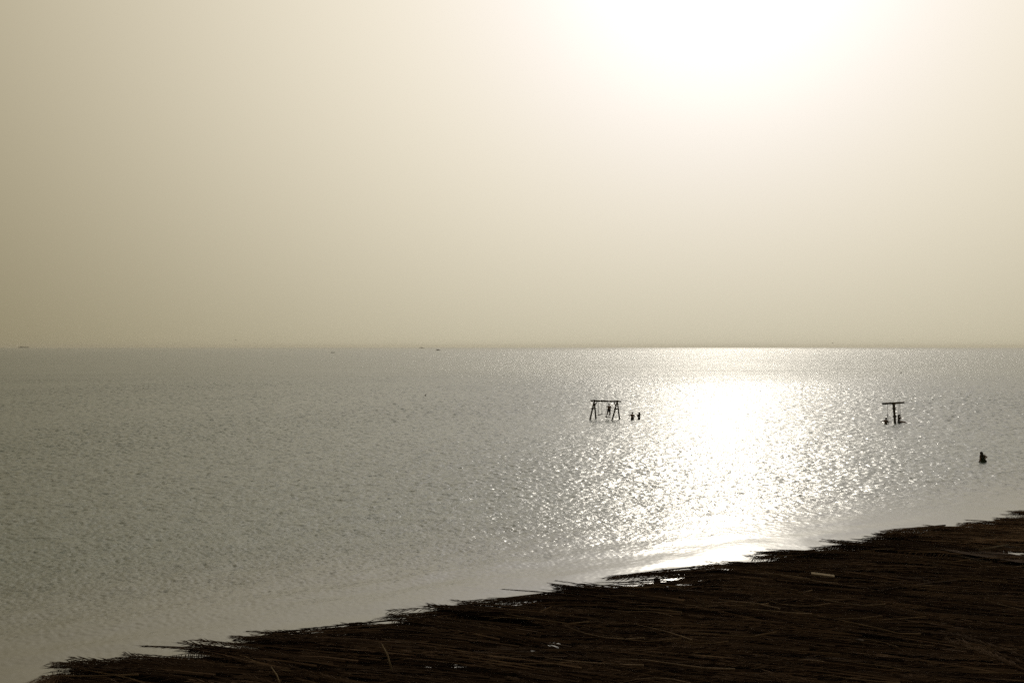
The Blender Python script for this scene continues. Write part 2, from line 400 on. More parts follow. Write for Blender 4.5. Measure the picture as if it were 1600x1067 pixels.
def build_shelter(label, s0, s1, t0, t1, zb, und, seed, n_single, posts_s, n_fronds, tips):
    r = random.Random(seed)
    root = empty('palm_shelter', st((s0 + s1) / 2, (t0 + t1) / 2, 0.9)); tag(root, label, 'shade shelter')
    def zroof(p):
        s, t = to_st(p)
        return zb + und * (noise.noise(Vector((s * 0.55, t * 0.35, seed))) + 0.5 * noise.noise(Vector((s * 1.3, t * 0.9, seed + 5))))
    # posts, edge beams and rafters
    for tt in (t1 - 0.45, (t0 + t1) / 2, t0 + 0.5):
        for s in posts_s:
            b = st(s, tt); g = sand_h(s, tt)
            m = MB(); top = zb - 0.03 if abs(s - 12.0) > .1 else zb + .08
            m.tube([(b.x, b.y, g - 0.35), (b.x + .01, b.y, 1.9), (b.x, b.y, top)], [0.085, 0.08, 0.075] if s > .5 else [.14, .13, .12], 10)
            m.build('post', M_POST, root, True)
        m = MB(); n = 12
        m.tube([st(s0 + (s1 - s0) * i / n, tt, zb - 0.05 + 0.015 * math.sin(i * 1.7 + tt)) for i in range(n + 1)], 0.05, 8)
        m.build('beam', M_POST, root, True)
    k = int((s1 - s0) / 2.0)
    for i in range(k + 1):
        s = s0 + 0.15 + (s1 - s0 - .3) * i / k
        MB().tube([st(s, t0 + .1, zb - 0.11), st(s, (t0 + t1) / 2, zb - 0.115), st(s, t1 - .25, zb - 0.11)], 0.035, 8).build('rafter', M_POST, root, True)
    # woven under-mat of palm ribs carrying the fronds, open where the thatch has holes
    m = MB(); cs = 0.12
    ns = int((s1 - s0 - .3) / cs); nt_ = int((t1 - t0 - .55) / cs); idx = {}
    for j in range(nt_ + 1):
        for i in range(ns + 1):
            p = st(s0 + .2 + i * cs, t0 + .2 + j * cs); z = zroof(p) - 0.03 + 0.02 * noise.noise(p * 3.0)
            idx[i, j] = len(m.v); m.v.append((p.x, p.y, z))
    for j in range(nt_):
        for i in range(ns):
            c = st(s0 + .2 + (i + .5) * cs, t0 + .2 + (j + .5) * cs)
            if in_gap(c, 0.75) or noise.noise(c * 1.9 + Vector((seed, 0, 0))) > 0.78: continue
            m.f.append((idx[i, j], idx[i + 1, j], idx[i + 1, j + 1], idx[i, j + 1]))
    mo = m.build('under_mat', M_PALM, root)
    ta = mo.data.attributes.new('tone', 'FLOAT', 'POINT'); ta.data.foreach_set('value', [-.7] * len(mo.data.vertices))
    # fronds: each with its foot inland and its tip towards the sea
    out = []
    a0 = R(15)
    bundles = [(r.uniform(s0 - .05, s1 + 1.5), t1 - 0.15 - r.random() * (t1 - t0 - .2), r.choice((0, .03, .07, .12, .16)), a0 + r.gauss(0, R(8 if r.random() < .85 else 22))) for q in range(n_fronds // 9)]
    heads = []; sx = s0 - .05
    while sx < s1 + .2:
        heads.append((sx, t1 + r.gauss(0.02, .10), r.uniform(0, .17), a0 + r.gauss(0, R(6)))); sx += r.uniform(.45, 1.05)
    for i in range(n_fronds):
        a = a0 + r.gauss(0, R(7)); d = Vector((-math.cos(a), math.sin(a), 0)); sc = r.uniform(0.75, 1.15)
        if i % 4 == 0:      # the outer row, tips over the edge
            hs, ht, hz_, ha = r.choice(heads); a = ha + r.gauss(0, R(4)); d = Vector((-math.cos(a), math.sin(a), 0))
            tip = st(hs + r.gauss(0, .09), ht + r.gauss(0, .05)) - d * abs(r.gauss(0, .45)); kind = 'D'
        else:
            hs, ht, hz_, ha = r.choice(bundles); a = ha + r.gauss(0, R(3.5)); d = Vector((-math.cos(a), math.sin(a), 0))
            tip = st(hs, ht) + Vector((-d.y, d.x, 0)) * r.gauss(0, .13) - d * r.uniform(-.1, .5); kind = 'F'
            if i % 4 == 1: tip = st(r.uniform(s0 - .05, s1 + 1.5), t1 - 0.2 - r.random() * (t1 - t0 - .2)); hz_ = r.uniform(0, .06)
        foot = tip - d * FL * sc
        fs, ft = to_st(foot)
        if ft < t0 - .3 or fs > s1 + .45:
            if fs > s1 + .45 and ft >= t0 - .3:
                continue
            continue
        if any(in_gap(foot.lerp(tip, q), 1.0) for q in (.15, .3, .45, .6, .75, .9)) and r.random() < 0.72: continue
        if any(in_gap(foot.lerp(tip, q), 1.0, .39) for q in (.08, .2, .3, .4, .5, .6, .7, .8, .9)): continue
        out.append((tip, d, sc, kind, hz_))
    for gx, gy, hw, hd in GAPW:        # bundles laid along the rim span the wide gaps
        s_, t_ = to_st((gx, gy, 0))
        if hw < .39 or not s0 < s_ < min(s1, 20.2 if s0 < 1 else 99): continue
        for k in range(11):
            a = R(r.uniform(-30, -8)); d = Vector((-math.cos(a), math.sin(a), 0))
            out.append((st(s_ - r.uniform(.75, 1.35), r.gauss(-.10, .07)), d, r.uniform(.85, 1.05), 'R' if hw > .46 else 'T', r.uniform(.03, .14)))
    for px, py, ang, pitch, sc in tips:
        tip = gp(px, py, zb); a = R(ang); d = Vector((-math.cos(a), math.sin(a), 0))
        out.append((tip, d, sc, 'T', pitch))
    for gx, gy, hw, hd in GAPW:
        c = Vector((gx, gy, zb)); s_, t_ = to_st(c)
        if s0 - .2 < s_ < min(s1, 20.2 if s0 < 1 else 99) and t_ > t0:
            for k in range(2 if hw < .46 else 0):
                a = a0 + r.gauss(0, R(4)); d = Vector((-math.cos(a), math.sin(a), 0)); sc = r.uniform(.8, 1.0)
                out.append((c + Vector((0, hd * r.uniform(.3, 1.2), 0)) + d * FL * sc * r.uniform(.2, .5), d, sc, 'H', 0))
    recs = []
    for tip, d, sc, kind, pitch in out:
        foot = tip - d * FL * sc
        zf = zroof(foot) + r.uniform(0.0, 0.06); zt = zroof(tip) + r.uniform(0.0, 0.05) + (pitch if kind == 'F' else .04)
        if kind == 'D':
            zt = zroof(tip) + pitch + r.uniform(.04, .12); zf += pitch * .6
        if kind == 'H': zt = zroof(tip) + .05; zf = zroof(foot) + .05
        if kind == 'R': zt = zb + .13 + pitch; zf = zb + .16
        if kind == 'T': zt = zb + 0.06 + pitch; zf = zb + 0.05
        if kind == 'F' and r.random() < 0.05: zt += r.uniform(.05, .14)
        pit = math.atan2(zt - zf, FL * sc)
        X = (d * math.cos(pit) + Vector((0, 0, math.sin(pit)))).normalized()
        Y = Vector((0, 0, 1)).cross(X).normalized(); Z = X.cross(Y)
        roll = r.gauss(0, R(16)); Y2 = Y * math.cos(roll) + Z * math.sin(roll); Z2 = X.cross(Y2)
        Mx = Matrix(((X.x, Y2.x, Z2.x, foot.x), (X.y, Y2.y, Z2.y, foot.y), (X.z, Y2.z, Z2.z, zf), (0, 0, 0, 1))) @ Matrix.Diagonal((sc, sc, sc, 1))
        # how large it shows in the picture
        mid = foot.lerp(tip, .5); px = abs(mid.x / max(mid.y, .1)) * F
        key = (0 if kind in 'TDHR' else 1, 0) if px < 830 and mid.y > 14 else (3, 0)
        key = (key[0], mid.length if key[0] == 1 else 0, r.random())
        recs.append((key, Mx, kind, pitch))
    recs.sort(key=lambda q: q[0])
    single = recs[:n_single]; rest = recs[n_single:]
    # spread the single fronds: all overhanging ones first, then the near ones in view
    for key, Mx, kind, pitch in single:
        me = r.choice(DROOP_ME if kind in 'DTH' else FLAT_ME)
        o = bpy.data.objects.new('palm_frond', me); C.objects.link(o); o.parent = root
        o.matrix_parent_inverse = Matrix.Translation(root.location).inverted(); o.matrix_basis = Mx
    # bare pale ribs that have lost their leaflets
    for i in range(int((s1 - s0) * 4.5)):
        me = r.choice(RIBS); sc = r.uniform(.35, 1.0); a = a0 + r.gauss(0, R(17))
        p = st(r.uniform(s0 + .4, s1 - .4), t1 - .5 - r.random() * (t1 - t0 - 1.5))
        if in_gap(p): continue
        o = bpy.data.objects.new('frond_rib', me); C.objects.link(o); o.parent = root
        o.matrix_parent_inverse = Matrix.Translation(root.location).inverted()
        o.matrix_basis = Matrix.Translation((p.x, p.y, zroof(p) + r.uniform(.10, .17))) @ Matrix.Rotation(math.pi - a, 4, 'Z') @ Matrix.Rotation(r.gauss(0, R(2.5)), 4, 'Y') @ Matrix.Rotation(r.uniform(-2, 2), 4, 'X') @ Matrix.Diagonal((sc, sc, sc, 1))
    vv = []; ff = []; tone = []; base = 0
    for key, Mx, kind, pitch in rest:
        v, f = r.choice(FLAT_NP); A = np.array(Mx)
        w = v @ A[:3, :3].T + A[:3, 3]; vv.append(w); ff += [tuple(i + base for i in q) for q in f]
        tone += [r.uniform(-.3, .2) + (pitch * 2.0 if kind == 'F' else 0)] * len(v); base += len(v)
    me = bpy.data.meshes.new('palm_thatch'); me.from_pydata(np.concatenate(vv).tolist(), [], ff)
    at = me.attributes.new('tone', 'FLOAT', 'POINT'); at.data.foreach_set('value', tone)
    o = link('palm_thatch', me, M_PALM, root); o['kind'] = 'stuff'
    return root

# tips that stand out along the edge: column, row, plan angle, lift, scale
TIPS_A = [(74, 1034, 20, .10, 1.0), (140, 1024, 14, .16, .9), (170, 1021, 18, .06, 1.0), (222, 1016, 12, .10, 1.0), (300, 1004, 22, .10, .9), (388, 990, 16, .10, 1.1),
          (500, 979, 8, .04, 1.0), (640, 956, 15, .08, 1.0), (672, 950, 12, .10, .9), (786, 930, 14, .14, 1.1), (792, 939, 10, .10, 1.0), (868, 926, 14, .06, 1.0),
          (885, 918, 18, .08, .9), (932, 913, 6, .10, 1.1), (1095, 888, 10, .08, 1.0), (1060, 893, 12, .05, .8), (1205, 868, 12, .08, 1.0), (1284, 856, 6, .06, 1.1)]
TIPS_B = [(1386, 842, 4, .08, 1.1), (1500, 826, 8, .06, 1.0), (1545, 818, 6, .06, 1.0), (1568, 812, 6, .08, 1.0), (1590, 806, 8, .08, 1.0)]
shelter_a = build_shelter('long low palm frond roof on wooden posts above the beach', 0.0, 21.6, -11.5, 0.0, 3.38, 0.09, 3, 290,
                          (0.18, 4.0, 8.0, 12.0, 16.0, 19.9), 4900, TIPS_A)
shelter_b = build_shelter('slightly higher palm frond roof section adjoining the end of the longer roof', 19.6, 34.0, -11.5, -0.35, 3.55, 0.08, 17, 130,
                          (20.6, 24.5, 28.5, 32.5), 2900, TIPS_B)

# ------------------------------------------------------------------ loose things on the roof
p = gp(1285, 910, 3.56)
pl = empty('wooden_plank', p); tag(pl, 'short pale wooden plank lying flat on the palm roof', 'plank')
rot = Matrix.Rotation(R(-14), 3, 'Z') @ Matrix.Rotation(R(4), 3, 'Y')
bm = bmesh.new(); bmesh.ops.create_cube(bm, size=1)
bmesh.ops.scale(bm, vec=(0.46, 0.17, 0.028), verts=bm.verts); bmesh.ops.bevel(bm, geom=bm.edges[:], offset=0.004, segments=1)
bmesh.ops.rotate(bm, matrix=rot, verts=bm.verts); bmesh.ops.translate(bm, vec=p + Vector((0, 0, .17)), verts=bm.verts)
me = bpy.data.meshes.new('board'); bm.to_mesh(me); bm.free(); link('board', me, M_PALE, pl)
for zz in (-.15, .15):
    MB().tube([p + rot @ Vector((zz, 0, 0.18)), p + rot @ Vector((zz, 0, 0.195))], .008, 6).build('nail', M_POST, pl)

def stem(px0, py0, px1, py1, label, r0=0.018, mat_=M_PALE):
    d = gp(px1, py1, 3.52).y
    a = wp(px1, py1, d); b = wp(px0, py0, d + 0.12)
    m = MB(); mid = a.lerp(b, .5) + Vector((.02, 0, .01))
    m.tube([a - (b - a) * .1, mid, b], [r0, r0 * .8, r0 * .35], 6)
    tag(m.build('loose_stick', mat_, None, True), label, 'stick')
stem(597, 1005, 611, 1042, 'pale bare palm stem sticking up from the long roof beside a gap')
stem(424, 1040, 438, 1068, 'broken pale palm stem standing near the roof corner', .014)
a = gp(1530, 859, 3.66); b = gp(1574, 851, 3.70)
tag(MB().tube([a, a.lerp(b, .5), b], [.03, .028, .024], 8).build('pole', M_WOOD, None, True), 'short grey pole lying across the roof joint', 'pole')

# ------------------------------------------------------------------ thatched parasol beside the roof corner
ap = wp(90, 1061, 17.6)
par = empty('thatched_parasol', (ap.x, ap.y, sand_h(*to_st(ap)))); tag(par, 'dark thatched beach parasol just beyond the roof corner', 'parasol')
MB().tube([(ap.x, ap.y, 0.0), (ap.x, ap.y, ap.z - .05)], [.06, .045], 10).build('pole', M_POST, par, True)
m = MB(); n = 28; prof = [(0.02, 0.06), (0.3, -0.05), (0.7, -0.2), (1.15, -0.42), (1.5, -0.66)]
m.v = [(ap.x + rr * math.cos(k * 2 * math.pi / n), ap.y + rr * math.sin(k * 2 * math.pi / n), ap.z + zz + .02 * math.sin(k * 5)) for rr, zz in prof for k in range(n)]
for j in range(len(prof) - 1):
    for k in range(n): m.f.append((j * n + k, j * n + (k + 1) % n, (j + 1) * n + (k + 1) % n, (j + 1) * n + k))
m.build('canopy', M_PALM, par, True)
m = MB(); r = random.Random(5)
for i in range(900):
    an = r.uniform(0, 2 * math.pi); q = r.uniform(.05, .85); rr = 1.5 * q; zz = .05 - .2 * q - .5 * q * q
    d = Vector((math.cos(an + r.uniform(-.2, .2)), math.sin(an + r.uniform(-.2, .2)), -.35 - .25 * q + r.uniform(-.15, .15)))
    c = Vector((ap.x + rr * math.cos(an), ap.y + rr * math.sin(an), ap.z + zz + .03)); w = Vector((-math.sin(an), math.cos(an), 0)) * .012
    m.add([c - w, c + w, c + d * r.uniform(.25, .5)], [(0, 1, 2)])
o = m.build('thatch', M_PALM, par); o['kind'] = 'stuff'

# ------------------------------------------------------------------ people
def add_hand(mb, wrist, d, nrm, curl=0.5, thumb=1, s=1.0):
    d = d.normalized(); nrm = (nrm - d * nrm.dot(d)).normalized(); sd = d.cross(nrm)
    palm = wrist + d * .085 * s
    for k in (-1, 0, 1): mb.limb(wrist + sd * .014 * k * s, palm + sd * .026 * k * s, .016 * s, .014 * s, 8)
    for k, ln in ((-1.5, .062), (-.5, .074), (.5, .07), (1.5, .055)):
        b0 = palm + sd * .021 * k * s
        d1 = (d * math.cos(curl * .6) + nrm * math.sin(curl * .6)); d2 = (d * math.cos(curl * 1.6) + nrm * math.sin(curl * 1.6))
        m1 = b0 + d1 * ln * .55 * s; mb.limb(b0, m1, .0095 * s, .009 * s, 8); mb.limb(m1, m1 + d2 * ln * .55 * s, .009 * s, .008 * s, 8)
    t0 = wrist + d * .03 * s + sd * .025 * thumb * s; t1 = t0 + (d * .6 + sd * thumb * .7 + nrm * .3).normalized() * .045 * s
    mb.limb(t0, t1, .013 * s, .0105 * s, 8); mb.limb(t1, t1 + (d * .85 + nrm * .4).normalized() * .03 * s, .0105 * s, .009 * s, 8)

def person(label, org, J, face, hair='short', wear='shorts', s=1.0, group=None, fem=False, wear_mat=None):
    """J: joint positions in metres relative to org (x right, y away, z up)"""
    o = Vector(org); root = empty('person', org); tag(root, label, 'person', group)
    P = {k: o + Vector(v) * s for k, v in J.items() if k != 'curl'}
    P['head'] = P['head'] - Vector((0, 0, .03 * s))
    f = Vector(face).normalized(); side = f.cross(Vector((0, 0, 1))).normalized()
    mb = MB(); q = 0.9 if fem else 1.0
    mid = lambda a, b, t=.5: P[a].lerp(P[b], t)
    pel = mid('hipL', 'hipR'); chest = mid('shL', 'shR') - Vector((0, 0, .11 * s))
    waist = pel.lerp(chest, .45)
    for h, sh in (('hipL', 'shL'), ('hipR', 'shR')):
        w = waist + (P[h] - pel) * .75
        mb.limb(P[h], w, .105 * s * q, .092 * s * q); mb.limb(w, chest + (P[sh] - mid('shL', 'shR')) * .55, .092 * s * q, .105 * s * q)
    mb.limb(pel, waist, .115 * s * q, .10 * s * q); mb.limb(waist, chest, .10 * s * q, .115 * s * q)
    mb.limb(P['shL'], P['shR'], .055 * s, .055 * s); 
    nb = mid('shL', 'shR') + Vector((0, 0, .02 * s)); hd = P['head']
    mb.limb(nb, hd - Vector((0, 0, .06 * s)), .06 * s * q, .05 * s * q)
    for a in ('shL', 'shR'): mb.limb(nb, P[a], .055 * s * q, .05 * s * q)
    mb.ball(hd + Vector((0, 0, .01)) * s, (.088 * s, .096 * s, .116 * s), 14, 10)
    mb.ball(hd + f * .03 * s - Vector((0, 0, .06)) * s, (.055 * s, .055 * s, .06 * s), 12, 8)
    mb.limb(hd + f * .085 * s + Vector((0, 0, .01)) * s, hd + f * .108 * s - Vector((0, 0, .018)) * s, .010 * s, .015 * s, 8)
    for k in (-1, 1): mb.ball(hd + side * .08 * k * s - Vector((0, 0, .005)) * s, (.018 * s, .018 * s, .032 * s), 8, 6)
    for k in 'LR':
        sg = -1 if k == 'L' else 1
        mb.limb(P['sh' + k], P['el' + k], .058 * s * q, .046 * s * q); mb.limb(P['el' + k], P['ha' + k], .047 * s * q, .032 * s * q)
        add_hand(mb, P['ha' + k], P['ha' + k] - P['el' + k], f, J.get('curl', (0.5,))[0], sg, s)
        mb.limb(P['hip' + k] + Vector((0, 0, -.02)), P['kn' + k], .105 * s * q, .072 * s * q)
        cf = P['kn' + k].lerp(P['an' + k], .3) - f * .015 * s
        mb.limb(P['kn' + k], cf, .068 * s * q, .068 * s * q); mb.limb(cf, P['an' + k], .068 * s * q, .045 * s * q)
        td = Vector((f.x, f.y, 0)).normalized()
        heel = P['an' + k] - Vector((0, 0, .05 * s)) - td * .03 * s
        mb.limb(heel, heel + td * .13 * s, .036 * s, .034 * s); mb.limb(heel + td * .13 * s, heel + td * .19 * s - Vector((0, 0, .01 * s)), .034 * s, .022 * s)
    link('body', remeshed(mb, 'body', .011 * s), M_SKIN, root)
    hb = MB(); hb.ball(hd + Vector((0, 0, .03)) * s - f * .015 * s, (.102 * s, .108 * s, .11 * s), 14, 10)
    if hair == 'long':
        hb.limb(hd - f * .05 * s, hd - f * .075 * s - Vector((0, 0, .16)) * s, .10 * s, .10 * s); hb.limb(hd - f * .075 * s - Vector((0, 0, .16)) * s, hd - f * .085 * s - Vector((0, 0, .36)) * s, .10 * s, .05 * s)
        for k in (-1, 1): hb.limb(hd + side * .06 * k * s - f * .03 * s, hd + side * .075 * k * s - f * .05 * s - Vector((0, 0, .2)) * s, .045 * s, .03 * s)
    link('hair', remeshed(hb, 'hair', .014 * s), M_HAIR, root)
    wb = MB(); e = 1.12
    if wear in ('shorts', 'suit'):
        for k in 'LR':
            mb_h = P['hip' + k]; wb.limb(mb_h + Vector((0, 0, .03)), waist.lerp(mb_h, .45), .105 * s * q * e, .10 * s * q * e)
            wb.limb(mb_h, mb_h.lerp(P['kn' + k], .55 if wear == 'shorts' else .12), .102 * s * q * e, .085 * s * q * e)
        wb.limb(pel, waist.lerp(pel, .4), .118 * s * q * e, .105 * s * q * e)
    if wear == 'suit':
        for sh in ('shL', 'shR'):
            w = waist + (P['hip' + sh[2]] - pel) * .75
            wb.limb(w, chest + (P[sh] - mid('shL', 'shR')) * .55, .092 * s * q * e, .105 * s * q * 1.08)
        wb.limb(pel, waist, .115 * s * q * e, .10 * s * q * e); wb.limb(waist, chest, .10 * s * q * e, .115 * s * q * 1.08)
    link('swimwear', remeshed(wb, 'swimwear', .014 * s), wear_mat or M_CLOTH, root)
    return root

# ------------------------------------------------------------------ A-frame swing standing in the water
BED = -1.05
def leg(root, foot_px, foot_py, apex, over=0.14, r=0.092, name='leg'):
    f0 = gp(foot_px, foot_py); d = (apex - f0).normalized()
    a = f0 - d * ((f0.z - BED) / d.z); b = apex + d * over
    MB().tube([a, f0, f0.lerp(apex, .5) + Vector((.012, 0, 0)), b], [r * 1.1, r * 1.05, r, r * .85], 8).build(name, M_WOOD, root, True)
    return f0
apL = wp(928.4, 626.2, 117.2); apR = wp(964.4, 627.0, 116.6)
fr = empty('swing_stand', ((apL.x + apR.x) / 2, 117, 0)); tag(fr, 'timber frame with two splayed leg pairs standing in the sea', 'swing frame')
fL = [leg(fr, 921.8, 655.5, apL), leg(fr, 930.9, 654.0, apL)]
fR = [leg(fr, 956.2, 656.4, apR), leg(fr, 967.9, 654.8, apR)]
bd = (apR - apL).normalized()
b0 = apL - bd * .42; b1 = apR + bd * .42
MB().tube([b0, b0.lerp(b1, .3) + Vector((0, 0, .012)), b0.lerp(b1, .65) - Vector((0, 0, .008)), b1], [.095, .10, .095, .09], 10).build('beam', M_WOOD, fr, True)
for ap_, ff in ((apL, fL), (apR, fR)):
    q0 = ff[0].lerp(ap_, .59); q1 = ff[1].lerp(ap_, .59); dd = (q1 - q0).normalized()
    MB().tube([q0 - dd * .16, q1 + dd * .16], .08, 8).build('crossbar', M_WOOD, fr, True)
for ap_, ff, sg in ((apL, fL[1], 1), (apR, fR[0], -1)):
    MB().tube([ff.lerp(ap_, .74), ap_ + bd * sg * .42 + Vector((0, 0, -.03))], .055, 8).build('brace', M_WOOD, fr, True)
for q in (.26, .38, .57, .72):
    c = apL.lerp(apR, q); MB().tube([c - bd * .05, c + bd * .05], .092, 10).build('rope_lashing', M_ROPE, fr, True)

def on_beam(px):
    q = (px - 928.4) / (964.4 - 928.4); return apL.lerp(apR, q)
# empty swing
sw = empty('swing', on_beam(938)); tag(sw, 'empty rope swing with a tilted wooden seat hanging beside the standing person', 'swing')
t0, t1 = on_beam(935.4), on_beam(940.6)
s0_, s1_ = wp(935.0, 648.3, 116.9), wp(940.4, 646.8, 116.8)
for a, b in ((t0, s0_), (t1, s1_)): MB().tube([a, a.lerp(b, .5), b], .02, 6).build('rope', M_ROPE, sw, True)
dd = (s1_ - s0_).normalized()
MB().tube([s0_ - dd * .12, s1_ + dd * .12], .045, 8).build('seat', M_WOOD, sw, True)
# swing with the standing person, pushed away from the vertical
sw = empty('swing', on_beam(951)); tag(sw, 'rope swing whose board carries the standing person', 'swing')
t0, t1 = on_beam(948.8), on_beam(954.4)
dsw = 116.3
g0, g1 = wp(946.2, 651.6, dsw), wp(953.6, 652.2, dsw)
for a, b in ((t0, g0), (t1, g1)): MB().tube([a, a.lerp(b, .5), b], .02, 6).build('rope', M_ROPE, sw, True)
sc_ = g0.lerp(g1, .5); dd = (g1 - g0).normalized()
MB().tube([g0 - dd * .1, g1 + dd * .1], .04, 8).build('seat', M_WOOD, sw, True)
z0 = .04
# arms reach to the ropes
def rel(p): return tuple(p - sc_)
rL = rel(t0.lerp(g0, .36)); rR = rel(t1.lerp(g1, .42))
person('person in dark shorts standing on a swing board gripping both ropes', sc_,
       {'anL': (-.17, 0, z0 + .085), 'anR': (.10, .02, z0 + .085), 'knL': (-.06, -.10, .46), 'knR': (.22, -.08, .47), 'hipL': (.02, .06, .86), 'hipR': (.18, .06, .86),
        'shL': (-.06, 0, 1.30), 'shR': (.26, 0, 1.30), 'head': (.12, -.04, 1.52), 'elL': ((rL[0] - .06) / 2 - .08, .02, 1.16), 'elR': ((rR[0] + .26) / 2 + .10, .02, 1.10),
        'haL': (rL[0] + .02, rL[1] + .03, rL[2] - .04), 'haR': (rR[0] - .02, rR[1] + .03, rR[2] - .04), 'curl': (1.3,)}, (.5, -.8, 0), 'short', 'shorts')

def stander(label, px, py, depth, J2, face, hair, wear, s=1.0, fem=False, wm=None, lift=0.0):
    b = gp(px, py); o = (b.x, b.y, -depth)
    J = {'anL': (-.10, 0, .085), 'anR': (.10, .02, .085), 'knL': (-.10, -.02, .48), 'knR': (.10, 0, .48), 'hipL': (-.085, 0, .90), 'hipR': (.085, 0, .90),
         'shL': (-.185, 0, 1.40), 'shR': (.185, 0, 1.40), 'head': (0, -.02, 1.62), 'elL': (-.26, .0, 1.13), 'elR': (.26, 0, 1.13), 'haL': (-.24, -.1, .90), 'haR': (.24, -.1, .90)}
    J.update(J2); return person(label, o, J, face, hair, wear, s, None, fem, wm)

stander('person waist deep in the sea stretching one arm towards the swing', 988.0, 655.6, .80,
        {'elL': (-.37, -.05, 1.27), 'haL': (-.56, -.08, 1.30), 'elR': (.27, .05, 1.16), 'haR': (.20, -.12, 1.02), 'curl': (.2,)}, (-.8, -.3, 0), 'short', 'shorts')
stander('slim person waist deep holding both hands up before the chest', 998.4, 654.6, .84,
        {'shL': (-.13, -.09, 1.36), 'shR': (.13, .09, 1.36), 'head': (-.0, 0, 1.57), 'elL': (-.22, -.12, 1.13), 'elR': (-.02, .06, 1.10), 'haL': (-.2, -.06, 1.33), 'haR': (-.22, .06, 1.2),
         'hipL': (-.07, -.04, .88), 'hipR': (.07, .04, .88), 'curl': (.8,)}, (-.9, .2, 0), 'long', 'suit', 1.0, True)

# ------------------------------------------------------------------ T-shaped swing
pb = gp(1398.3, 661.6); D2 = pb.y
pt = wp(1396.2, 629.6, D2)
tf = empty('post_swing_stand', (pb.x, pb.y, 0)); tag(tf, 'leaning single timber post carrying a crosswise swing beam', 'swing post')
dn = (pb - pt).normalized()
MB().tube([pt, pt.lerp(pb, .5), pb, pb + dn * (1.05 / -dn.z)], [.14, .135, .13, .135], 12).build('post', M_WOOD, tf, True)
e0 = wp(1379.0, 630.7, D2 - 1.1); e1 = wp(1412.2, 628.8, D2 + 1.1)
MB().tube([e0, e0.lerp(e1, .5), e1], [.10, .11, .10], 10).build('beam', M_WOOD, tf, True)
for q, w in ((.27, .19), (.66, .2)):
    c = pt.lerp(pb, q); MB().tube([c - dn * .07, c + dn * .07], w, 12).build('collar', M_ROPE, tf, True)
for sg in (-1, 1):
    bd2 = (e1 - e0).normalized(); a = pt.lerp(pb, .16); b = pt + bd2 * sg * .34
    MB().tube([a, b - Vector((0, 0, .05))], .05, 8).build('brace', M_WOOD, tf, True)
def tb(px):
    q = (px - 1379.0) / (1412.2 - 1379.0); return e0.lerp(e1, q)
sw = empty('swing', tb(1386.5)); tag(sw, 'thin rope swing hanging from the leaning post beside a half submerged bather', 'swing')
c = tb(1386.5); k = wp(1386.6, 646.0, c.y)
MB().tube([c, k], .016, 6).build('rope', M_ROPE, sw, True)
seat0 = wp(1385.2, 659.0, c.y); seat1 = wp(1388.0, 659.0, c.y)
for b in (seat0, seat1): MB().tube([k, b], .02, 6).build('rope', M_ROPE, sw, True)
MB().tube([seat0 - Vector((.1, 0, 0)), seat1 + Vector((.1, 0, 0))], .035, 8).build('seat', M_WOOD, sw, True)
stander('bather up to the chest beside the leaning swing post, one arm out', 1384.0, 662.0, 1.02,
        {'elL': (-.33, -.03, 1.30), 'haL': (-.5, -.05, 1.28), 'shR': (.17, 0, 1.38), 'elR': (.25, 0, 1.15), 'haR': (.2, -.15, .95), 'curl': (.3,)}, (-.7, -.5, 0), 'short', 'shorts')
# occupied swing
c = tb(1404.6); sb = gp(1404.2, 661.8)
sw = empty('swing', c); tag(sw, 'rope swing on the leaning post with the long haired person seated', 'swing')
seat = Vector((c.x - .02, c.y, .06))
for dx in (-.06, .20):
    MB().tube([c + Vector((dx * .4, 0, 0)), seat + Vector((dx, .02, 0))], .02, 6).build('rope', M_ROPE, sw, True)
MB().tube([seat + Vector((-.2, 0, 0)), seat + Vector((.28, 0, 0))], .035, 8).build('seat', M_WOOD, sw, True)
person('long haired person sitting on a swing with legs stretched over the water', seat + Vector((0, 0, -.02)),
       {'hipL': (-.02, -.08, .10), 'hipR': (-.02, .09, .10), 'shL': (-.02, -.17, .62), 'shR': (.0, .17, .62), 'head': (0.02, -.0, .86), 'knL': (.36, -.10, .10), 'knR': (.38, .1, .14),
        'anL': (.70, -.10, .05), 'anR': (.72, .08, .10), 'elL': (.16, -.22, .46), 'elR': (.28, .16, .56), 'haL': (.14, -.08, .60), 'haR': (.16, .05, .74), 'curl': (1.2,)}, (.95, -.1, 0), 'long', 'suit', 1.0, True)
# woman wading
stander('long haired bather wading alone in calm shallows near the palm roof', 1535.4, 720.4, 1.0,
        {'head': (-.13, -.02, 1.50), 'shL': (-.2, -.06, 1.33), 'shR': (.10, .04, 1.33), 'elL': (-.24, -.10, 1.06), 'haL': (-.34, -.18, .93), 'elR': (.27, .02, 1.20), 'haR': (.10, -.14, 1.16),
         'hipL': (-.10, 0, .88), 'hipR': (.16, 0, .88), 'curl': (.6,)}, (-.35, .9, 0), 'long', 'suit', 1.08, False, M_CLOTHG)

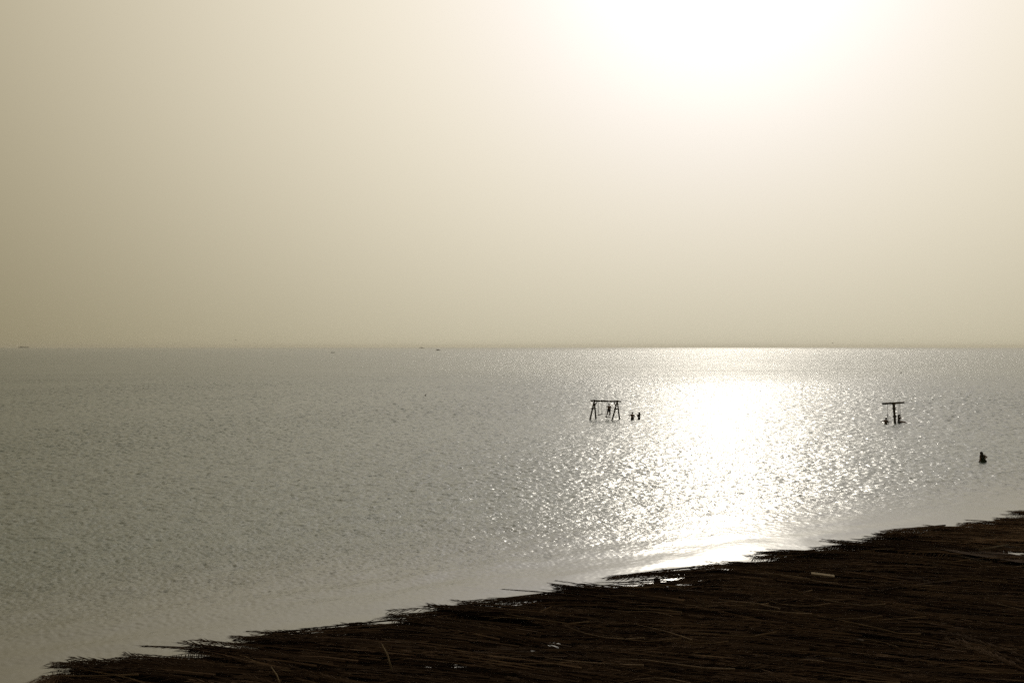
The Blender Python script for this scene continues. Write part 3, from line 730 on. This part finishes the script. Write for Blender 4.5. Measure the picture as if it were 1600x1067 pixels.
# ------------------------------------------------------------------ far boats, buoys and gulls
def boat(name, label, px, py, length, height, kind):
    b = gp(px, py); root = empty(name, (b.x, b.y, 0)); tag(root, label, 'ship' if kind == 'ship' else 'boat')
    L = length; W = L * .26; H = height * .36; m = MB(); n = 9; rows = []
    for i in range(n):
        u = i / (n - 1); x = (u - .5) * L; w = W * .5 * (1 - max(0, (u - .55) / .45) ** 2) * (.8 + .2 * min(1, u * 4)); hh = H * (1 + .45 * max(0, u - .5) ** 2 * 4 * .5)
        rows.append([(b.x + x, b.y - w, hh), (b.x + x * .97, b.y - w * .6, -H * .4), (b.x + x * .97, b.y + w * .6, -H * .4), (b.x + x, b.y + w, hh)])
    for rw in rows: m.v += rw
    for i in range(n - 1):
        a = i * 4
        for k in range(4): m.f.append((a + k, a + (k + 1) % 4, a + 4 + (k + 1) % 4, a + 4 + k))
    m.f += [(0, 1, 2, 3), tuple((n - 1) * 4 + k for k in (3, 2, 1, 0))]
    m.build('hull', M_HULL, root)
    if kind == 'skiff':
        MB().box((b.x - L * .12, b.y, H * 1.05), (L * .06, W * .8, H * .2)).build('thwart', M_CABIN, root)
        MB().box((b.x - L * .5, b.y, H * 1.0), (L * .08, W * .2, H * 1.1)).build('outboard_motor', M_GLASS, root)
        return
    cx = -.22 if kind == 'ship' else -.05
    cab = MB().box((b.x + cx * L, b.y, H + height * .2), (L * (.16 if kind == 'ship' else .36), W * .62, height * .42)).build('cabin', M_CABIN, root)
    MB().box((b.x + cx * L, b.y - W * .32, H + height * .28), (L * (.13 if kind == 'ship' else .28), W * .03, height * .12)).build('window_band', M_GLASS, cab)
    MB().box((b.x + cx * L, b.y, H + height * .43), (L * (.19 if kind == 'ship' else .42), W * .7, height * .04)).build('cabin_roof', M_CABIN, root)
    MB().tube([(b.x + cx * L, b.y, H + height * .4), (b.x + cx * L, b.y, height * 1.25)], L * .006 + .03, 6).build('mast', M_HULL, root)
    if kind == 'ship':
        MB().box((b.x + .12 * L, b.y, H + height * .1), (L * .45, W * .7, height * .24)).build('deck_cargo', M_HULL, root)
        MB().tube([(b.x - .3 * L, b.y, H + height * .3), (b.x - .3 * L, b.y, height * 1.0)], L * .02, 10).build('funnel', M_HULL, root)
boat('cargo_ship', 'faint grey cargo ship with deck cargo on the hazy horizon', 37, HZ + 1.45, 95, 17, 'ship')
boat('motor_yacht', 'faint low motor yacht with long cabin far out on the horizon', 659, HZ + 1.9, 36, 8, 'yacht')
boat('fishing_boat', 'small fishing boat with a cabin out on the hazy sea', 684.5, 547.6, 11, 3.6, 'yacht')
boat('rowing_skiff', 'tiny dark open skiff with outboard motor far out', 520, 551.2, 5.2, 2.2, 'skiff')

def buoy(label, px, py, r, lean):
    b = gp(px, py); root = empty('buoy', (b.x, b.y, 0)); tag(root, label, 'buoy')
    MB().ball((b.x, b.y, r * .25), (r, r, r * .8), 14, 10).build('float', M_BUOY, root, True)
    MB().tube([(b.x, b.y, r * .8), (b.x + lean, b.y, r * 2.6)], [r * .35, r * .2], 8).build('staff', M_BUOY, root, True)
buoy('small dark leaning marker buoy on open water', 664.6, 618.5, .15, .14)
buoy('small upright dark marker buoy on sparkling water behind the leaning swing post', 1407.8, 583.0, .2, -.05)

def gull(label, px, py, dist, span, bank):
    c = wp(px, py, dist); root = empty('gull', c); tag(root, label, 'bird')
    h = span / 2; m = MB()
    m.tube([c + Vector((-.22, 0, -.01)), c + Vector((-.1, 0, 0)), c + Vector((.08, 0, .01)), c + Vector((.2, 0, .03)), c + Vector((.26, 0, .02))], [.015, .06, .065, .04, .01], 8)
    m.build('body', M_FEATHER, root, True)
    for sg in (-1, 1):
        w = MB(); p = [(0, 0), (.35 * h, .16 * h + bank * sg * .1), (.7 * h, .14 * h), (h, .02 * h + bank * sg * .2)]; ch = [.2, .19, .13, .02]
        for i, (a, z) in enumerate(p):
            for x, th in ((ch[i] * .5, 0), (0, .012), (-ch[i] * .5, 0), (0, -.012)):
                w.v.append(tuple(c + Vector((a * sg * .8 + x * .5, a * sg * .6 - x, z + th))))
        for i in range(3):
            for k in range(4): w.f.append((i * 4 + k, i * 4 + (k + 1) % 4, i * 4 + 4 + (k + 1) % 4, i * 4 + 4 + k))
        w.build('wing', M_FEATHER, root, True)
gull('faint gull gliding low above the horizon over the dark side of the sea', 368.5, 531.0, 330, 1.3, .4)
gull('faint gull gliding low above the horizon beyond the sun glitter', 1301, 536.0, 380, 1.3, -.3)

# ------------------------------------------------------------------ haze
hz = MB().box((0, 4900, 12.5), (23700, 14000, 29))
ho = hz.build('haze', None); ho['kind'] = 'stuff'; ho['label'] = 'pale dusty haze over the sea'
hm = bpy.data.materials.new('haze_air'); hm.use_nodes = True; t = hm.node_tree; t.nodes.clear()
out = t.nodes.new('ShaderNodeOutputMaterial'); pv = t.nodes.new('ShaderNodeVolumePrincipled')
pv.inputs['Color'].default_value = (0.93, 0.88, 0.78, 1); pv.inputs['Density'].default_value = 0.00007; pv.inputs['Anisotropy'].default_value = 0.5
t.links.new(pv.outputs[0], out.inputs['Volume']); ho.data.materials.append(hm)
